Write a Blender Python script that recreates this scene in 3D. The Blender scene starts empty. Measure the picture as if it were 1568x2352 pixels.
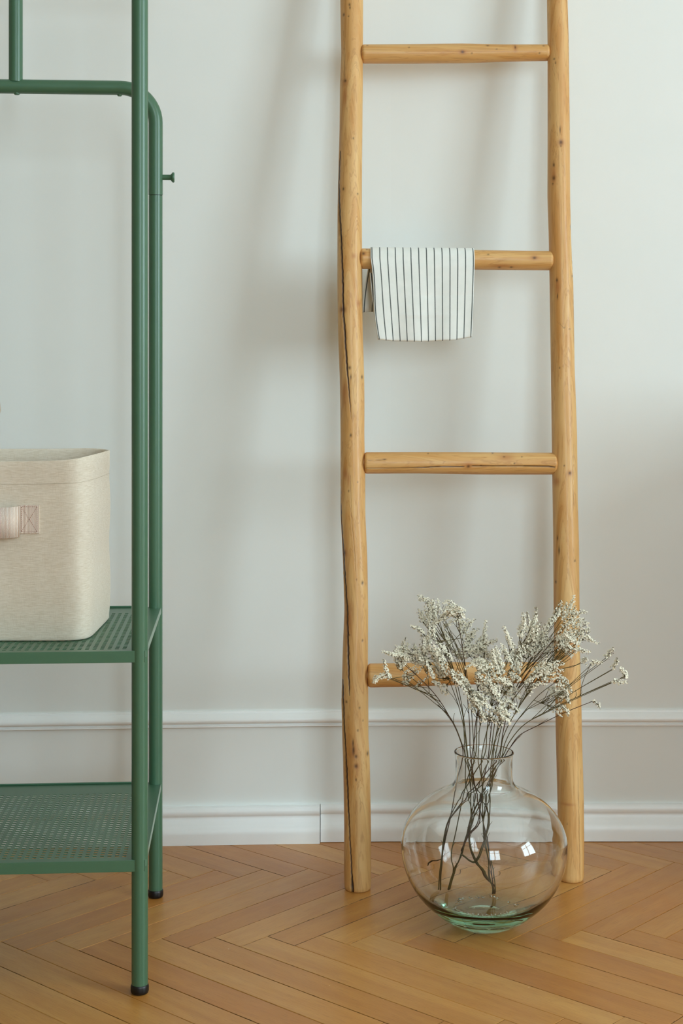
import bpy, bmesh, math, random
import numpy as np
from mathutils import Vector, Matrix, noise

# ------------------------------------------------------------------ camera
F = 3450.0; CX = 784.0; HY = 868.0; H = 0.93          # focal length (px), principal x, horizon y, camera height
sc = bpy.context.scene
cam_d = bpy.data.cameras.new('camera'); cam = bpy.data.objects.new('camera', cam_d)
sc.collection.objects.link(cam); sc.camera = cam
cam_d.sensor_fit = 'VERTICAL'; cam_d.sensor_height = 36.0; cam_d.lens = F / 2352 * 36.0
cam_d.shift_y = -(1176 - HY) / 2352; cam_d.clip_start = 0.05
cam.location = (0, 0, H); cam.rotation_euler = (math.pi / 2, 0, 0)

# ------------------------------------------------------------------ world + window daylight
w = bpy.data.worlds.new('sky'); sc.world = w; w.use_nodes = True
bg = w.node_tree.nodes['Background']; bg.inputs[0].default_value = (0.78, 0.93, 1.0, 1); bg.inputs[1].default_value = 1.2

def area(name, loc, rot, sx, sy, power, col):
    l = bpy.data.lights.new(name, 'AREA'); l.shape = 'RECTANGLE'; l.size = sx; l.size_y = sy
    l.energy = power; l.color = col
    o = bpy.data.objects.new(name, l); o.location = loc; o.rotation_euler = rot
    sc.collection.objects.link(o); return o
DAY = (0.715, 0.905, 1.0)
# light behind the right-wall window, and fill behind a window added behind the camera
area('daylight_and_fill', (4.32, 0.10, 1.82), (0, math.radians(90), 0), 1.95, 1.7, 180, DAY)
area('daylight_and_fill', (1.05, -2.32, 1.82), (math.radians(90), 0, 0), 1.25, 1.95, 86, DAY)

vs = sc.view_settings; vs.view_transform = 'Standard'; vs.look = 'None'; vs.gamma = 1; vs.use_curve_mapping = False
vs.exposure = 0.0
sc.cycles.use_denoising = True
sc.cycles.max_bounces = 14; sc.cycles.transmission_bounces = 12; sc.cycles.glossy_bounces = 6
sc.cycles.diffuse_bounces = 6; sc.cycles.transparent_max_bounces = 12
sc.cycles.caustics_refractive = True; sc.cycles.caustics_reflective = False
sc.cycles.sample_clamp_indirect = 6.0

# ------------------------------------------------------------------ helpers
C = sc.collection
R = random.Random(7)
def P(px, py, d): return Vector(((px - CX) * d / F, d, H - (py - HY) * d / F))

def link_mesh(name, me, mats, parent=None, smooth=False):
    o = bpy.data.objects.new(name, me)
    for m in (mats if isinstance(mats, (list, tuple)) else [mats]):
        if m: me.materials.append(m)
    C.objects.link(o)
    if parent: o.parent = parent
    if smooth: me.polygons.foreach_set('use_smooth', [True] * len(me.polygons))
    return o
def mesh(name, verts, faces, mats, parent=None, smooth=False):
    me = bpy.data.meshes.new(name); me.from_pydata([tuple(v) for v in verts], [], faces); me.update()
    return link_mesh(name, me, mats, parent, smooth)
def thing(name, label, cat, loc=(0, 0, 0), rz=0, group=None):
    o = bpy.data.objects.new(name, None); C.objects.link(o); o.location = loc; o.rotation_euler = (0, 0, rz)
    o.empty_display_size = .05
    o['label'] = label; o['category'] = cat
    if group: o['group'] = group
    return o
def struct(o): o['kind'] = 'structure'; return o

class MB:
    def __init__(s): s.v = []; s.f = []; s.mi = []
    def add(s, vs_, fs, mi=0):
        b = len(s.v); s.v += [tuple(v) for v in vs_]; s.f += [tuple(b + i for i in f) for f in fs]; s.mi += [mi] * len(fs)
    def box(s, x0, x1, y0, y1, z0, z1, mi=0):
        v = [(x, y, z) for z in (z0, z1) for y in (y0, y1) for x in (x0, x1)]
        s.add(v, [(0, 2, 3, 1), (4, 5, 7, 6), (0, 1, 5, 4), (2, 6, 7, 3), (0, 4, 6, 2), (1, 3, 7, 5)], mi)
    def tube(s, pts, rads, n=12, cap=True, mi=0):
        pts = [Vector(p) for p in pts]
        if not isinstance(rads, (list, tuple)): rads = [rads] * len(pts)
        b = len(s.v); up = None
        for i, p in enumerate(pts):
            t = (pts[min(i + 1, len(pts) - 1)] - pts[max(i - 1, 0)])
            t = t.normalized() if t.length > 1e-9 else Vector((0, 0, 1))
            if up is None: up = Vector((0, -1, 0)) if abs(t.y) < .9 else Vector((1, 0, 0))
            a = (up - t * up.dot(t)).normalized(); up = a; c = t.cross(a)
            for k in range(n):
                th = 2 * math.pi * k / n
                s.v.append(tuple(p + (a * math.cos(th) + c * math.sin(th)) * rads[i]))
        for i in range(len(pts) - 1):
            for k in range(n):
                k2 = (k + 1) % n
                s.f.append((b + i * n + k, b + i * n + k2, b + (i + 1) * n + k2, b + (i + 1) * n + k)); s.mi.append(mi)
        if cap:
            s.f.append(tuple(b + k for k in reversed(range(n)))); s.mi.append(mi)
            e = b + (len(pts) - 1) * n
            s.f.append(tuple(e + k for k in range(n))); s.mi.append(mi)
    def lathe(s, prof, n=32, c=(0, 0, 0), mi=0, axis='z'):
        b = len(s.v)
        for (r, z) in prof:
            for k in range(n):
                th = 2 * math.pi * k / n; x, y = r * math.cos(th), r * math.sin(th)
                s.v.append((c[0] + x, c[1] + y, c[2] + z) if axis == 'z' else (c[0] + z, c[1] + x, c[2] + y))
        for i in range(len(prof) - 1):
            for k in range(n):
                k2 = (k + 1) % n
                s.f.append((b + i * n + k, b + i * n + k2, b + (i + 1) * n + k2, b + (i + 1) * n + k)); s.mi.append(mi)
    def build(s, name, mats, parent=None, smooth=False, angle=None):
        o = mesh(name, s.v, s.f, mats, parent, smooth)
        if any(s.mi): o.data.polygons.foreach_set('material_index', s.mi)
        if angle:
            o.data.polygons.foreach_set('use_smooth', [True] * len(o.data.polygons))
            o.data.set_sharp_from_angle(angle=math.radians(angle))
        return o
def bevel(o, wd, seg=2):
    m = o.modifiers.new('bevel', 'BEVEL'); m.width = wd; m.segments = seg; m.limit_method = 'ANGLE'; m.angle_limit = math.radians(40)
def catmull(pts, per=6):
    pts = [Vector(p) for p in pts]; out = []
    q = [pts[0] * 2 - pts[1]] + pts + [pts[-1] * 2 - pts[-2]]
    for i in range(1, len(q) - 2):
        for k in range(per):
            t = k / per; a, b, c_, d = q[i - 1], q[i], q[i + 1], q[i + 2]
            out.append(.5 * ((2 * b) + (c_ - a) * t + (2 * a - 5 * b + 4 * c_ - d) * t * t + (3 * b - a - 3 * c_ + d) * t ** 3))
    out.append(pts[-1]); return out

def srgb(r, g, b):
    f = lambda c: ((c / 255 + .055) / 1.055) ** 2.4 if c > 10 else c / 255 / 12.92
    return (f(r), f(g), f(b), 1)

class NT:
    def __init__(s, name):
        s.m = bpy.data.materials.new(name); s.m.use_nodes = True; s.t = s.m.node_tree; s.n = s.t.nodes
        s.b = s.n['Principled BSDF']; s.out = s.n['Material Output']
    def node(s, typ, ins=None, **kw):
        nd = s.n.new(typ)
        for k, v in kw.items(): setattr(nd, k, v)
        for k, v in (ins or {}).items():
            if isinstance(v, bpy.types.NodeSocket): s.t.links.new(v, nd.inputs[k])
            else: nd.inputs[k].default_value = v
        return nd
    def link(s, a, b): s.t.links.new(a, b)
    def math(s, op, a, b=None, c=None, clamp=False):
        nd = s.node('ShaderNodeMath', operation=op, use_clamp=clamp)
        for i, v in enumerate((a, b, c)):
            if v is None: continue
            if isinstance(v, bpy.types.NodeSocket): s.link(v, nd.inputs[i])
            else: nd.inputs[i].default_value = v
        return nd.outputs[0]
    def mix(s, fac, a, b, blend='MIX'):
        nd = s.node('ShaderNodeMix', data_type='RGBA', blend_type=blend)
        for i, v in ((0, fac), (6, a), (7, b)):
            if isinstance(v, bpy.types.NodeSocket): s.link(v, nd.inputs[i])
            else: nd.inputs[i].default_value = v
        return nd.outputs[2]
    def ramp(s, fac, stops):
        nd = s.node('ShaderNodeValToRGB'); s.link(fac, nd.inputs[0]); e = nd.color_ramp.elements
        while len(e) < len(stops): e.new(.5)
        for i, (p, c) in enumerate(stops): e[i].position = p; e[i].color = c
        return nd.outputs[0]
    def coords(s, out='Object', scale=(1, 1, 1), loc=None):
        tc = s.node('ShaderNodeTexCoord')
        mp = s.node('ShaderNodeMapping', {0: tc.outputs[out]}); mp.inputs['Scale'].default_value = scale
        if loc is not None: s.link(loc, mp.inputs['Location'])
        return mp.outputs[0]
    def noise(s, vec, scale, detail=4, rough=.5, dist=0):
        return s.node('ShaderNodeTexNoise', {'Vector': vec, 'Scale': scale, 'Detail': detail, 'Roughness': rough, 'Distortion': dist}).outputs[0]
    def bump(s, h, strength=.3, dist=.001):
        nd = s.node('ShaderNodeBump', {'Height': h, 'Strength': strength, 'Distance': dist}); s.link(nd.outputs[0], s.b.inputs['Normal']); return nd
    def base(s, c):
        if isinstance(c, bpy.types.NodeSocket): s.link(c, s.b.inputs['Base Color'])
        else: s.b.inputs['Base Color'].default_value = c

BLK = (0, 0, 0, 1); WHT = (1, 1, 1, 1)
def mat_simple(name, col, rough=.5, var=.06, scale=30, bump=0.05, coat=0, metal=0):
    t = NT(name); v = t.coords(); n = t.noise(v, scale, 5)
    dk = tuple(c * (1 - var * 2.2) for c in col[:3]) + (1,)
    t.base(t.mix(n, dk, col)); t.b.inputs['Roughness'].default_value = rough
    t.b.inputs['Coat Weight'].default_value = coat; t.b.inputs['Coat Roughness'].default_value = .28; t.b.inputs['Metallic'].default_value = metal
    t.bump(t.noise(v, scale * 12, 3), bump, .0004); return t.m

def mat_wall():
    t = NT('painted_plaster'); v = t.coords()
    big = t.noise(v, 2.2, 3); sm = t.noise(v, 9, 4)
    c = t.mix(t.math('MULTIPLY', t.math('ADD', big, sm), .5), srgb(228, 232, 228), srgb(236, 236, 232))
    t.base(c); t.b.inputs['Roughness'].default_value = .62
    h = t.math('ADD', t.noise(v, 14, 4), t.math('MULTIPLY', t.noise(v, 160, 3), .12))
    t.bump(h, .12, .004); return t.m
M_wall = mat_wall()
M_trim = mat_simple('white_gloss_paint', srgb(247, 249, 248), .38, .02, 12, .05, coat=.1)
M_taupe = mat_simple('taupe_wall_paint', srgb(150, 142, 128), .8, .03, 5)
M_ceil = mat_simple('ceiling_paint', srgb(240, 240, 236), .8, .02, 5)
M_green = mat_simple('green_powder_coat', srgb(70, 109, 82), .38, .04, 40, .06, coat=.2)
M_edge = mat_simple('green_lip_highlight', srgb(120, 150, 128), .34, .03, 40, .04, coat=.15)  # lighter green paints in the highlight along the shelf side lip
M_rubber = mat_simple('black_rubber', srgb(15, 12, 12), .42, .05, 60)
M_sub = mat_simple('dark_subfloor', srgb(44, 28, 16), .9, .1, 20)

def mat_parquet():
    t = NT('parquet_oak')
    oi = t.node('ShaderNodeObjectInfo'); rnd = oi.outputs['Random']
    at = t.node('ShaderNodeAttribute', attribute_name='pid'); rnd = t.math('FRACT', t.math('ADD', rnd, at.outputs['Fac']))
    at2 = t.node('ShaderNodeAttribute', attribute_name='grain')   # plank-local coordinates stored on the mesh
    loc = t.node('ShaderNodeCombineXYZ', {0: t.math('MULTIPLY', rnd, 37.0), 1: t.math('MULTIPLY', rnd, 91.0), 2: 0.0}).outputs[0]
    mp = t.node('ShaderNodeMapping', {0: at2.outputs['Vector'], 'Location': loc}); v = mp.outputs[0]
    st = t.node('ShaderNodeMapping', {0: v}); st.inputs['Scale'].default_value = (2.4, 26, 1); vs_ = st.outputs[0]
    st2 = t.node('ShaderNodeMapping', {0: v}); st2.inputs['Scale'].default_value = (34, 560, 1)
    g1 = t.noise(vs_, 1.0, 5, .55, .9); g2 = t.noise(st2.outputs[0], 1.0, 4, .6)
    blot = t.noise(v, 7, 3)
    tone = t.ramp(rnd, [(0, srgb(192, 130, 60)), (.3, srgb(197, 139, 69)), (.55, srgb(203, 147, 76)), (.8, srgb(207, 156, 88)), (1, srgb(195, 131, 56))])
    c = t.mix(t.ramp(g1, [(.3, WHT), (.72, BLK)]), tone, t.mix(1.0, tone, (.82, .72, .60, 1), 'MULTIPLY'))
    c = t.mix(t.math('MULTIPLY', t.ramp(g2, [(.52, BLK), (.68, WHT)]), .5), c, t.mix(1.0, tone, (.62, .5, .38, 1), 'MULTIPLY'))
    c = t.mix(t.math('MULTIPLY', t.ramp(blot, [(.35, BLK), (.75, WHT)]), .35), c, t.mix(1.0, c, (1.08, .9, .66, 1), 'MULTIPLY'))
    # grime at the joints: grain x runs 0..L, y 0..W
    sp = t.node('ShaderNodeSeparateXYZ', {0: at2.outputs['Vector']})
    ey = t.math('MINIMUM', sp.outputs[1], t.math('SUBTRACT', .062, sp.outputs[1]))
    ex = t.math('MINIMUM', sp.outputs[0], t.math('SUBTRACT', .484, sp.outputs[0]))
    e = t.math('MINIMUM', ex, ey)
    wob = t.math('MULTIPLY', t.noise(v, 46, 5, .75), .0031)
    lim = t.math('SUBTRACT', wob, t.math('MULTIPLY', t.math('FRACT', t.math('MULTIPLY', rnd, 7.3)), .0013))
    gr = t.math('DIVIDE', t.math('SUBTRACT', lim, e), .0008, clamp=True)
    c = t.mix(t.math('MULTIPLY', gr, .85), c, srgb(62, 36, 16))
    # tiny specks of dust / paint
    vo = t.node('ShaderNodeTexVoronoi', {'Vector': v, 'Scale': 11.0})
    c = t.mix(t.math('MULTIPLY', t.math('LESS_THAN', vo.outputs['Distance'], .018), .55), c, srgb(235, 215, 185))
    t.base(c)
    rg = t.math('ADD', .30, t.math('MULTIPLY', t.noise(v, 22, 4), .16))
    t.link(rg, t.b.inputs['Roughness']); t.b.inputs['Coat Weight'].default_value = .15; t.b.inputs['Coat Roughness'].default_value = .2
    h = t.math('ADD', t.math('MULTIPLY', g2, .6), t.math('MULTIPLY', t.noise(v, 16, 2), 1.4))
    t.bump(h, .22, .0008); return t.m
M_floor = mat_parquet()

def mat_pine(name, axis):
    t = NT(name)
    sc_ = {'z': (26, 26, 1.5), 'x': (1.5, 26, 26)}[axis]; sf = {'z': (240, 240, 7), 'x': (7, 240, 240)}[axis]
    v = t.coords(scale=sc_); vf = t.coords(scale=sf); vo = t.coords()
    wv = t.noise(v, 1.3, 4, .55, 1.6)
    bands = t.math('FRACT', t.math('MULTIPLY', wv, 7.0))
    bands = t.math('ABSOLUTE', t.math('SUBTRACT', bands, .5))
    c = t.mix(t.ramp(wv, [(.3, BLK), (.7, WHT)]), srgb(203, 145, 76), srgb(225, 184, 122))
    c = t.mix(t.math('MULTIPLY', t.ramp(bands, [(.0, WHT), (.16, BLK)]), .42), c, srgb(168, 112, 56))
    c = t.mix(t.math('MULTIPLY', t.ramp(t.noise(vf, 1, 3), [(.5, BLK), (.8, WHT)]), .16), c, srgb(150, 104, 56))
    c = t.mix(t.math('MULTIPLY', t.ramp(t.noise(vo, 9, 3), [(.45, BLK), (.75, WHT)]), .40), c, srgb(205, 152, 88))
    a1 = t.node('ShaderNodeAttribute', attribute_name='warm').outputs['Fac']
    a2 = t.node('ShaderNodeAttribute', attribute_name='dark').outputs['Fac']
    c = t.mix(t.math('MULTIPLY', a1, .75, clamp=True), c, srgb(170, 100, 50))
    c = t.mix(t.math('MULTIPLY', a2, 1.0, clamp=True), c, srgb(48, 26, 10))
    t.base(c); t.b.inputs['Roughness'].default_value = .5; t.b.inputs['Coat Weight'].default_value = .08
    t.bump(t.math('ADD', wv, t.math('MULTIPLY', t.noise(vf, 1, 3), .15)), .25, .002); return t.m
M_pineZ = mat_pine('peeled_pine_upright', 'z'); M_pineX = mat_pine('peeled_pine_rung', 'x')

# ------------------------------------------------------------------ room shell
XL, XR, YF, ZC = -3.0, 4.2, -2.2, 3.1
def wall_y(x):
    u = (0.1 - x) / 0.78
    if u <= 0: return 3.03
    if u <= 1.3: return 3.03 - .042 * u ** 1.3
    return 3.03 - .042 * 1.3 ** 1.3 - .004 * (u - 1.3)
XS = [XL] + [-2.0, -1.5, -1.2] + [-1.0 + .05 * i for i in range(25)] + [XR]
def extrude_profile(prof, xs, yoff=0.0):
    """profile of (out, z) swept along the back wall; out is measured from the wall towards the room"""
    v = []; f = []; n = len(prof)
    for x in xs:
        for (o_, z) in prof: v.append((x, wall_y(x) - o_ - yoff, z))
    for i in range(len(xs) - 1):
        for k in range(n - 1):
            f.append((i * n + k, (i + 1) * n + k, (i + 1) * n + k + 1, i * n + k + 1))
    f.append(tuple(range(n))); f.append(tuple((len(xs) - 1) * n + k for k in reversed(range(n))))
    return v, f
prof = [(0, 0), (0, ZC), (-.2, ZC), (-.2, -.04), (0, -.04), (0, 0)]
v, f = extrude_profile(prof[:-1] + [], XS)
n = 5
for i in range(len(XS) - 1): f.append((i * n + 4, (i + 1) * n + 4, (i + 1) * n, i * n))
struct(mesh('wall_back', v, f, M_wall))
def wall_box(name, boxes, m):
    b = MB()
    for q in boxes: b.box(*q)
    return struct(b.build(name, m))
W1 = (-.8, 1.0, .82, 2.82)
wall_box('wall_right', [(XR, XR + .3, YF, W1[0], 0, ZC), (XR, XR + .3, W1[1], 3.2, 0, ZC),
                        (XR, XR + .3, W1[0], W1[1], 0, W1[2]), (XR, XR + .3, W1[0], W1[1], W1[3], ZC)], M_wall)
wall_box('wall_left', [(XL - .3, XL, YF, 3.2, 0, ZC)], M_taupe)
W2 = (.4, 1.7)
wall_box('wall_front', [(XL, W2[0], YF - .3, YF, 0, ZC), (W2[1], XR, YF - .3, YF, 0, ZC),
                        (W2[0], W2[1], YF - .3, YF, 0, .82), (W2[0], W2[1], YF - .3, YF, 2.82, ZC)], M_taupe)
wall_box('ceiling', [(XL - .3, XR + .3, YF - .3, 3.25, ZC, ZC + .15)], M_ceil)
def window(name, a0, a1, z0, z1, pos, axis):
    b = MB(); t = .06
    def bar(u0, u1, w0, w1, d=.05):
        if axis == 'x': b.box(pos, pos + d, u0, u1, w0, w1)
        else: b.box(u0, u1, pos - d, pos, w0, w1)
    bar(a0, a0 + t, z0, z1); bar(a1 - t, a1, z0, z1); bar(a0, a1, z0, z0 + t); bar(a0, a1, z1 - t, z1)
    m_ = (a0 + a1) / 2; bar(m_ - .05, m_ + .05, z0, z1); zt = z0 + (z1 - z0) * .68; bar(a0, a1, zt - .03, zt + .03)
    return struct(b.build(name, M_trim))
window('window_1', W1[0], W1[1], W1[2], W1[3], XR + .06, 'x')
window('fill_window', W2[0], W2[1], .82, 2.82, YF - .06, 'y')  # unseen window added behind the camera for soft fill light

# skirting board (two lengths meeting left of the ladder) and wall moulding
def dense(pts, per=5):
    return [(p.x, p.y) for p in catmull([Vector((a, b, 0)) for a, b in pts], per)]
bp = [(0, .0725), (.007, .0725)] + dense([(.010, .070), (.0122, .065), (.0122, .060), (.0100, .056), (.0065, .0535), (.0075, .047), (.0125, .039), (.0175, .032), (.0200, .024), (.0205, .015)], 4) + [(.0205, 0.0), (0, 0)]
bb = bpy.data.objects.new('baseboard_back', None); C.objects.link(bb); struct(bb)
xj = P(735, 1935, 3.0).x
for k, xs in enumerate(([XL] + [x for x in XS if XL < x < xj] + [xj - .0007], [xj + .0007] + [x for x in XS if xj < x < XR] + [XR])):
    p_ = [(o_ + (.006 if k == 0 and o_ > 0 else 0), z - (.001 if k == 0 and z > .01 else 0)) for o_, z in bp]
    if k == 1: p_ = [(o_, max(z, .0012)) for o_, z in p_]
    v, f = extrude_profile(list(reversed(p_)), xs)
    o = mesh('skirting_board', v, f, M_trim, bb); o.data.polygons.foreach_set('use_smooth', [True] * len(o.data.polygons)); o.data.set_sharp_from_angle(angle=math.radians(40))
mp_ = [(0, .2615), (.004, .2615)] + dense([(.0055, .2600), (.0062, .2575), (.0075, .2565), (.0110, .2535), (.0150, .2485), (.0160, .2440), (.0140, .2400), (.0090, .2375)], 4) + [(.0060, .2370), (.0058, .2345), (.0085, .2335), (.0085, .2305), (.004, .2285), (0, .2285)]
v, f = extrude_profile(list(reversed(mp_)), [x for x in XS])
o = struct(mesh('trim_1', v, f, M_trim)); o.data.polygons.foreach_set('use_smooth', [True] * len(o.data.polygons)); o.data.set_sharp_from_angle(angle=math.radians(40))

# low unseen cabinet added out of frame to shade the lower right wall
M_walnut = mat_simple('brown_sideboard_wood', srgb(128, 84, 50), .45, .12, 14, .1)
sb = thing('shade_sideboard', 'low brown cabinet added out of view to shade the wall right of the ladder', 'shade_sideboard', (1.03, 2.53, 0))
b = MB(); b.box(0, 1.2, 0, .44, .14, .90); o = b.build('body', M_walnut, sb); bevel(o, .006)
b = MB(); b.box(-.012, 1.212, -.012, .44, .90, .925); o = b.build('top', M_walnut, sb); bevel(o, .005)
for k in range(3):
    b = MB(); b.box(.02 + k * .39, .40 + k * .39, -.018, 0, .16, .88); dr = b.build('door', M_walnut, sb); bevel(dr, .003)
    g = MB(); g.tube([(.37 + k * .39, -.018, .5), (.37 + k * .39, -.038, .5)], .009, 14); g.build('knob', M_rubber, dr, angle=40)
for x in (.05, 1.15):
    for y in (.05, .39):
        b = MB(); b.tube([(x, y, 0), (x, y, .14)], [.014, .022], 14); b.build('leg', M_walnut, sb, angle=40)

# ------------------------------------------------------------------ herringbone parquet
fb = MB(); fb.box(XL - .3, XR + .3, YF - .3, 3.25, -.06, -.004)
floor = struct(fb.build('floor', M_sub))
PW, PL = .0621, .484; rot = math.radians(3.0)
u = Vector((math.cos(rot + math.pi / 4), math.sin(rot + math.pi / 4))); dn = Vector((math.cos(rot - math.pi / 4), math.sin(rot - math.pi / 4)))
A0 = Vector((.3153, 2.5244)); step = (u + dn) * PW
def plank_mesh(seed):
    g = .00035; hz = .0; bv = .0007
    v = [(g, g, -.012), (PL - g, g, -.012), (PL - g, PW - g, -.012), (g, PW - g, -.012),
         (g, g, -bv), (PL - g, g, -bv), (PL - g, PW - g, -bv), (g, PW - g, -bv),
         (g + bv, g + bv, 0), (PL - g - bv, g + bv, 0), (PL - g - bv, PW - g - bv, 0), (g + bv, PW - g - bv, 0)]
    f = [(0, 1, 5, 4), (1, 2, 6, 5), (2, 3, 7, 6), (3, 0, 4, 7), (4, 5, 9, 8), (5, 6, 10, 9), (6, 7, 11, 10), (7, 4, 8, 11), (8, 9, 10, 11), (3, 2, 1, 0)]
    return v, f
pv, pf = plank_mesh(0)
def add_grain(me, co, pid=None):
    a = me.attributes.new('grain', 'FLOAT_VECTOR', 'POINT'); a.data.foreach_set('vector', np.array(co, dtype=np.float32).ravel())
    b = me.attributes.new('pid', 'FLOAT', 'POINT'); b.data.foreach_set('value', np.array(pid if pid is not None else [0.0] * len(co), dtype=np.float32))
shared = bpy.data.meshes.new('plank'); shared.from_pydata(pv, [], pf); shared.update(); add_grain(shared, pv); shared.materials.append(M_floor)
far_v, far_f, far_g, far_p = [], [], [], []
def clip_limit(x): return wall_y(x) - .002
k_plank = 0
planks = []
rowv = (u - dn) * PL        # from one '/' row's anchor to the '/' row two zigzags further
for rr in range(-9, 3):
    for kind in (0, 1):
        for nn in range(-48, 52):
            A = A0 + rowv * rr
            off = int(round(-(A.x - 0.0) / step.x))
            Pn = A + step * (nn + off)
            if kind == 0: o2 = Pn; ax = u; sd = dn           # '/' plank: length along u, width along dn
            else: o2 = Pn - u * PW; ax = dn; sd = u           # '\' plank
            cen = o2 + ax * PL / 2 + sd * PW / 2
            if not (XL - .1 < cen.x < XR + .1 and YF - .1 < cen.y < 3.4): continue
            planks.append((o2, ax, sd, cen, kind))
LR = random.Random(11)
for (o2, ax, sd, cen, kind) in planks:
    near = -1.25 < cen.x < 1.35 and 1.75 < cen.y
    crs = ax.x * sd.y - ax.y * sd.x
    M = Matrix(((ax.x, sd.x, 0, o2.x), (ax.y, sd.y, 0, o2.y), (0, 0, 1, LR.uniform(-.00025, .0001)), (0, 0, 0, 1)))
    if crs < 0:   # keep a right-handed frame: start from the other long side
        o3 = o2 + sd * PW; s3 = -sd
        M = Matrix(((ax.x, s3.x, 0, o3.x), (ax.y, s3.y, 0, o3.y), (0, 0, 1, LR.uniform(-.00025, .0001)), (0, 0, 0, 1)))
    corners = [M @ Vector((a, b, 0)) for a in (0, PL) for b in (0, PW)]
    cuty = any(c.y > clip_limit(c.x) for c in corners); cutx = any(c.x < XL or c.x > XR or c.y < YF for c in corners)
    if not (cuty or cutx):
        if near:
            o = bpy.data.objects.new('plank', shared); C.objects.link(o); o.parent = floor; o.matrix_world = M
        else:
            b = len(far_v); far_v += [M @ Vector(q) for q in pv]; far_f += [tuple(b + i for i in q) for q in pf]; far_g += pv; far_p += [LR.random()] * len(pv)
        continue
    bm = bmesh.new(); lay = bm.verts.layers.float_vector.new('grain')
    vv = [bm.verts.new(q) for q in pv]
    for a_, q in zip(vv, pv): a_[lay] = Vector(q)
    for q in pf: bm.faces.new([vv[i] for i in q])
    bm.transform(M)
    def cut(co, no):
        geom = bm.verts[:] + bm.edges[:] + bm.faces[:]
        if geom: bmesh.ops.bisect_plane(bm, geom=geom, plane_co=co, plane_no=no, clear_outer=True, use_snap_center=False)
    if cuty: cut((cen.x, clip_limit(cen.x) - .001, 0), (0, 1, 0))
    if cutx: cut((XL, 0, 0), (-1, 0, 0)); cut((XR, 0, 0), (1, 0, 0)); cut((0, YF, 0), (0, -1, 0))
    if len(bm.faces) < 3: bm.free(); continue
    if near:
        bm.transform(M.inverted())
        for a_ in bm.verts: a_[lay] = a_.co.copy()
        me = bpy.data.meshes.new('plank'); bm.to_mesh(me); bm.free()
        at = me.attributes.new('pid', 'FLOAT', 'POINT')
        o = bpy.data.objects.new('plank', me); me.materials.append(M_floor); C.objects.link(o); o.parent = floor; o.matrix_world = M
    else:
        Mi = M.inverted(); b = len(far_v); bm.verts.index_update()
        pid = LR.random()
        for a_ in bm.verts: far_v.append(a_.co.copy()); far_g.append(tuple(Mi @ a_.co)); far_p.append(pid)
        for q in bm.faces: far_f.append(tuple(b + a_.index for a_ in q.verts))
        bm.free()
me = bpy.data.meshes.new('plank_field'); me.from_pydata([tuple(q) for q in far_v], [], far_f); me.update(); add_grain(me, [tuple(q) for q in far_g], far_p)
o = link_mesh('plank_field', me, M_floor, floor); o['kind'] = 'stuff'

# ------------------------------------------------------------------ wooden ladder
DB = {0: 2.733, 1: 2.784}
def lean(side, z): return DB[side] + (3.002 - DB[side]) * z / 2.12
def solve(side, px, py):
    z = 1.0
    for _ in range(12):
        d = lean(side, z); z = H - (py - HY) * d / F
    return (px - CX) * d / F, d, z
LEFT = [(0, 781.5, 833.5), (70, 782.5, 833.5), (125, 783.5, 833), (200, 780, 833), (300, 779, 832), (430, 775.5, 831), (500, 774.5, 831), (650, 774.5, 832), (760, 776, 833), (870, 780, 836.5), (930, 781, 837), (1000, 781.5, 836.5), (1085, 781.5, 838.5), (1180, 781.5, 838.5), (1280, 787, 843), (1400, 791, 845), (1500, 787, 844.6), (1560, 785.5, 845), (1600, 784, 845.5), (1700, 786, 846), (1740, 787.5, 849), (1830, 789, 850.5), (1900, 790, 851.5), (2000, 789.5, 852), (2045, 790.5, 851.5)]
RIGHT = [(0, 1256, 1302.5), (100, 1257, 1305.5), (300, 1257, 1308), (450, 1256.5, 1309), (550, 1260, 1311), (650, 1262, 1316), (850, 1265, 1319), (1000, 1266.6, 1324.5), (1150, 1268.7, 1326), (1250, 1270.4, 1329), (1350, 1271, 1329.6), (1500, 1273, 1331), (1600, 1275, 1334), (1700, 1276.5, 1336), (1833, 1279.5, 1340), (1950, 1281, 1341), (2025, 1282, 1340)]
KN_L = [(802, 17, 2.2, 3), (803, 24, 1.6, 3), (789, 38, 2, 3), (800, 43, 1.5, 1.5), (792, 190, 3, 3), (811, 322, 1.8, 2), (788, 437, 2, 3), (821, 448, 1.6, 2), (787, 712, 5, 5), (802, 845, 3, 3.5), (805, 866, 1.5, 5), (831, 866, 2, 4), (805, 999, 2.2, 3.5), (821, 1105, 1.4, 1.4), (800, 1126, 1.6, 2), (789, 1268, 4, 6), (832, 1336, 2.4, 4), (818, 1328, 1.2, 1.6), (802, 1455, 1.6, 1.6), (832, 1467, 1.8, 2.4), (795, 1607, 2, 2.4), (825, 1620, 2, 2), (833, 1649, 1.5, 1.5), (821, 1671, 2, 2), (810, 1700, 2, 9), (811, 1716, 2.6, 10), (817, 1730, 3.2, 3.6), (844, 1727, 2.2, 4.5), (817, 1752, 3.5, 4), (817, 1783, 1.6, 3)]
WM_L = [(792, 195, 7, 10), (792, 225, 4, 22), (823, 698, 5, 7), (793, 1087, 6, 12), (800, 1098, 4, 18), (787, 712, 8, 9), (790, 1268, 6, 9), (812, 590, 5, 6), (811, 1720, 9, 20), (817, 1752, 7, 8), (792, 900, 8, 30), (800, 1420, 10, 45)]
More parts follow.
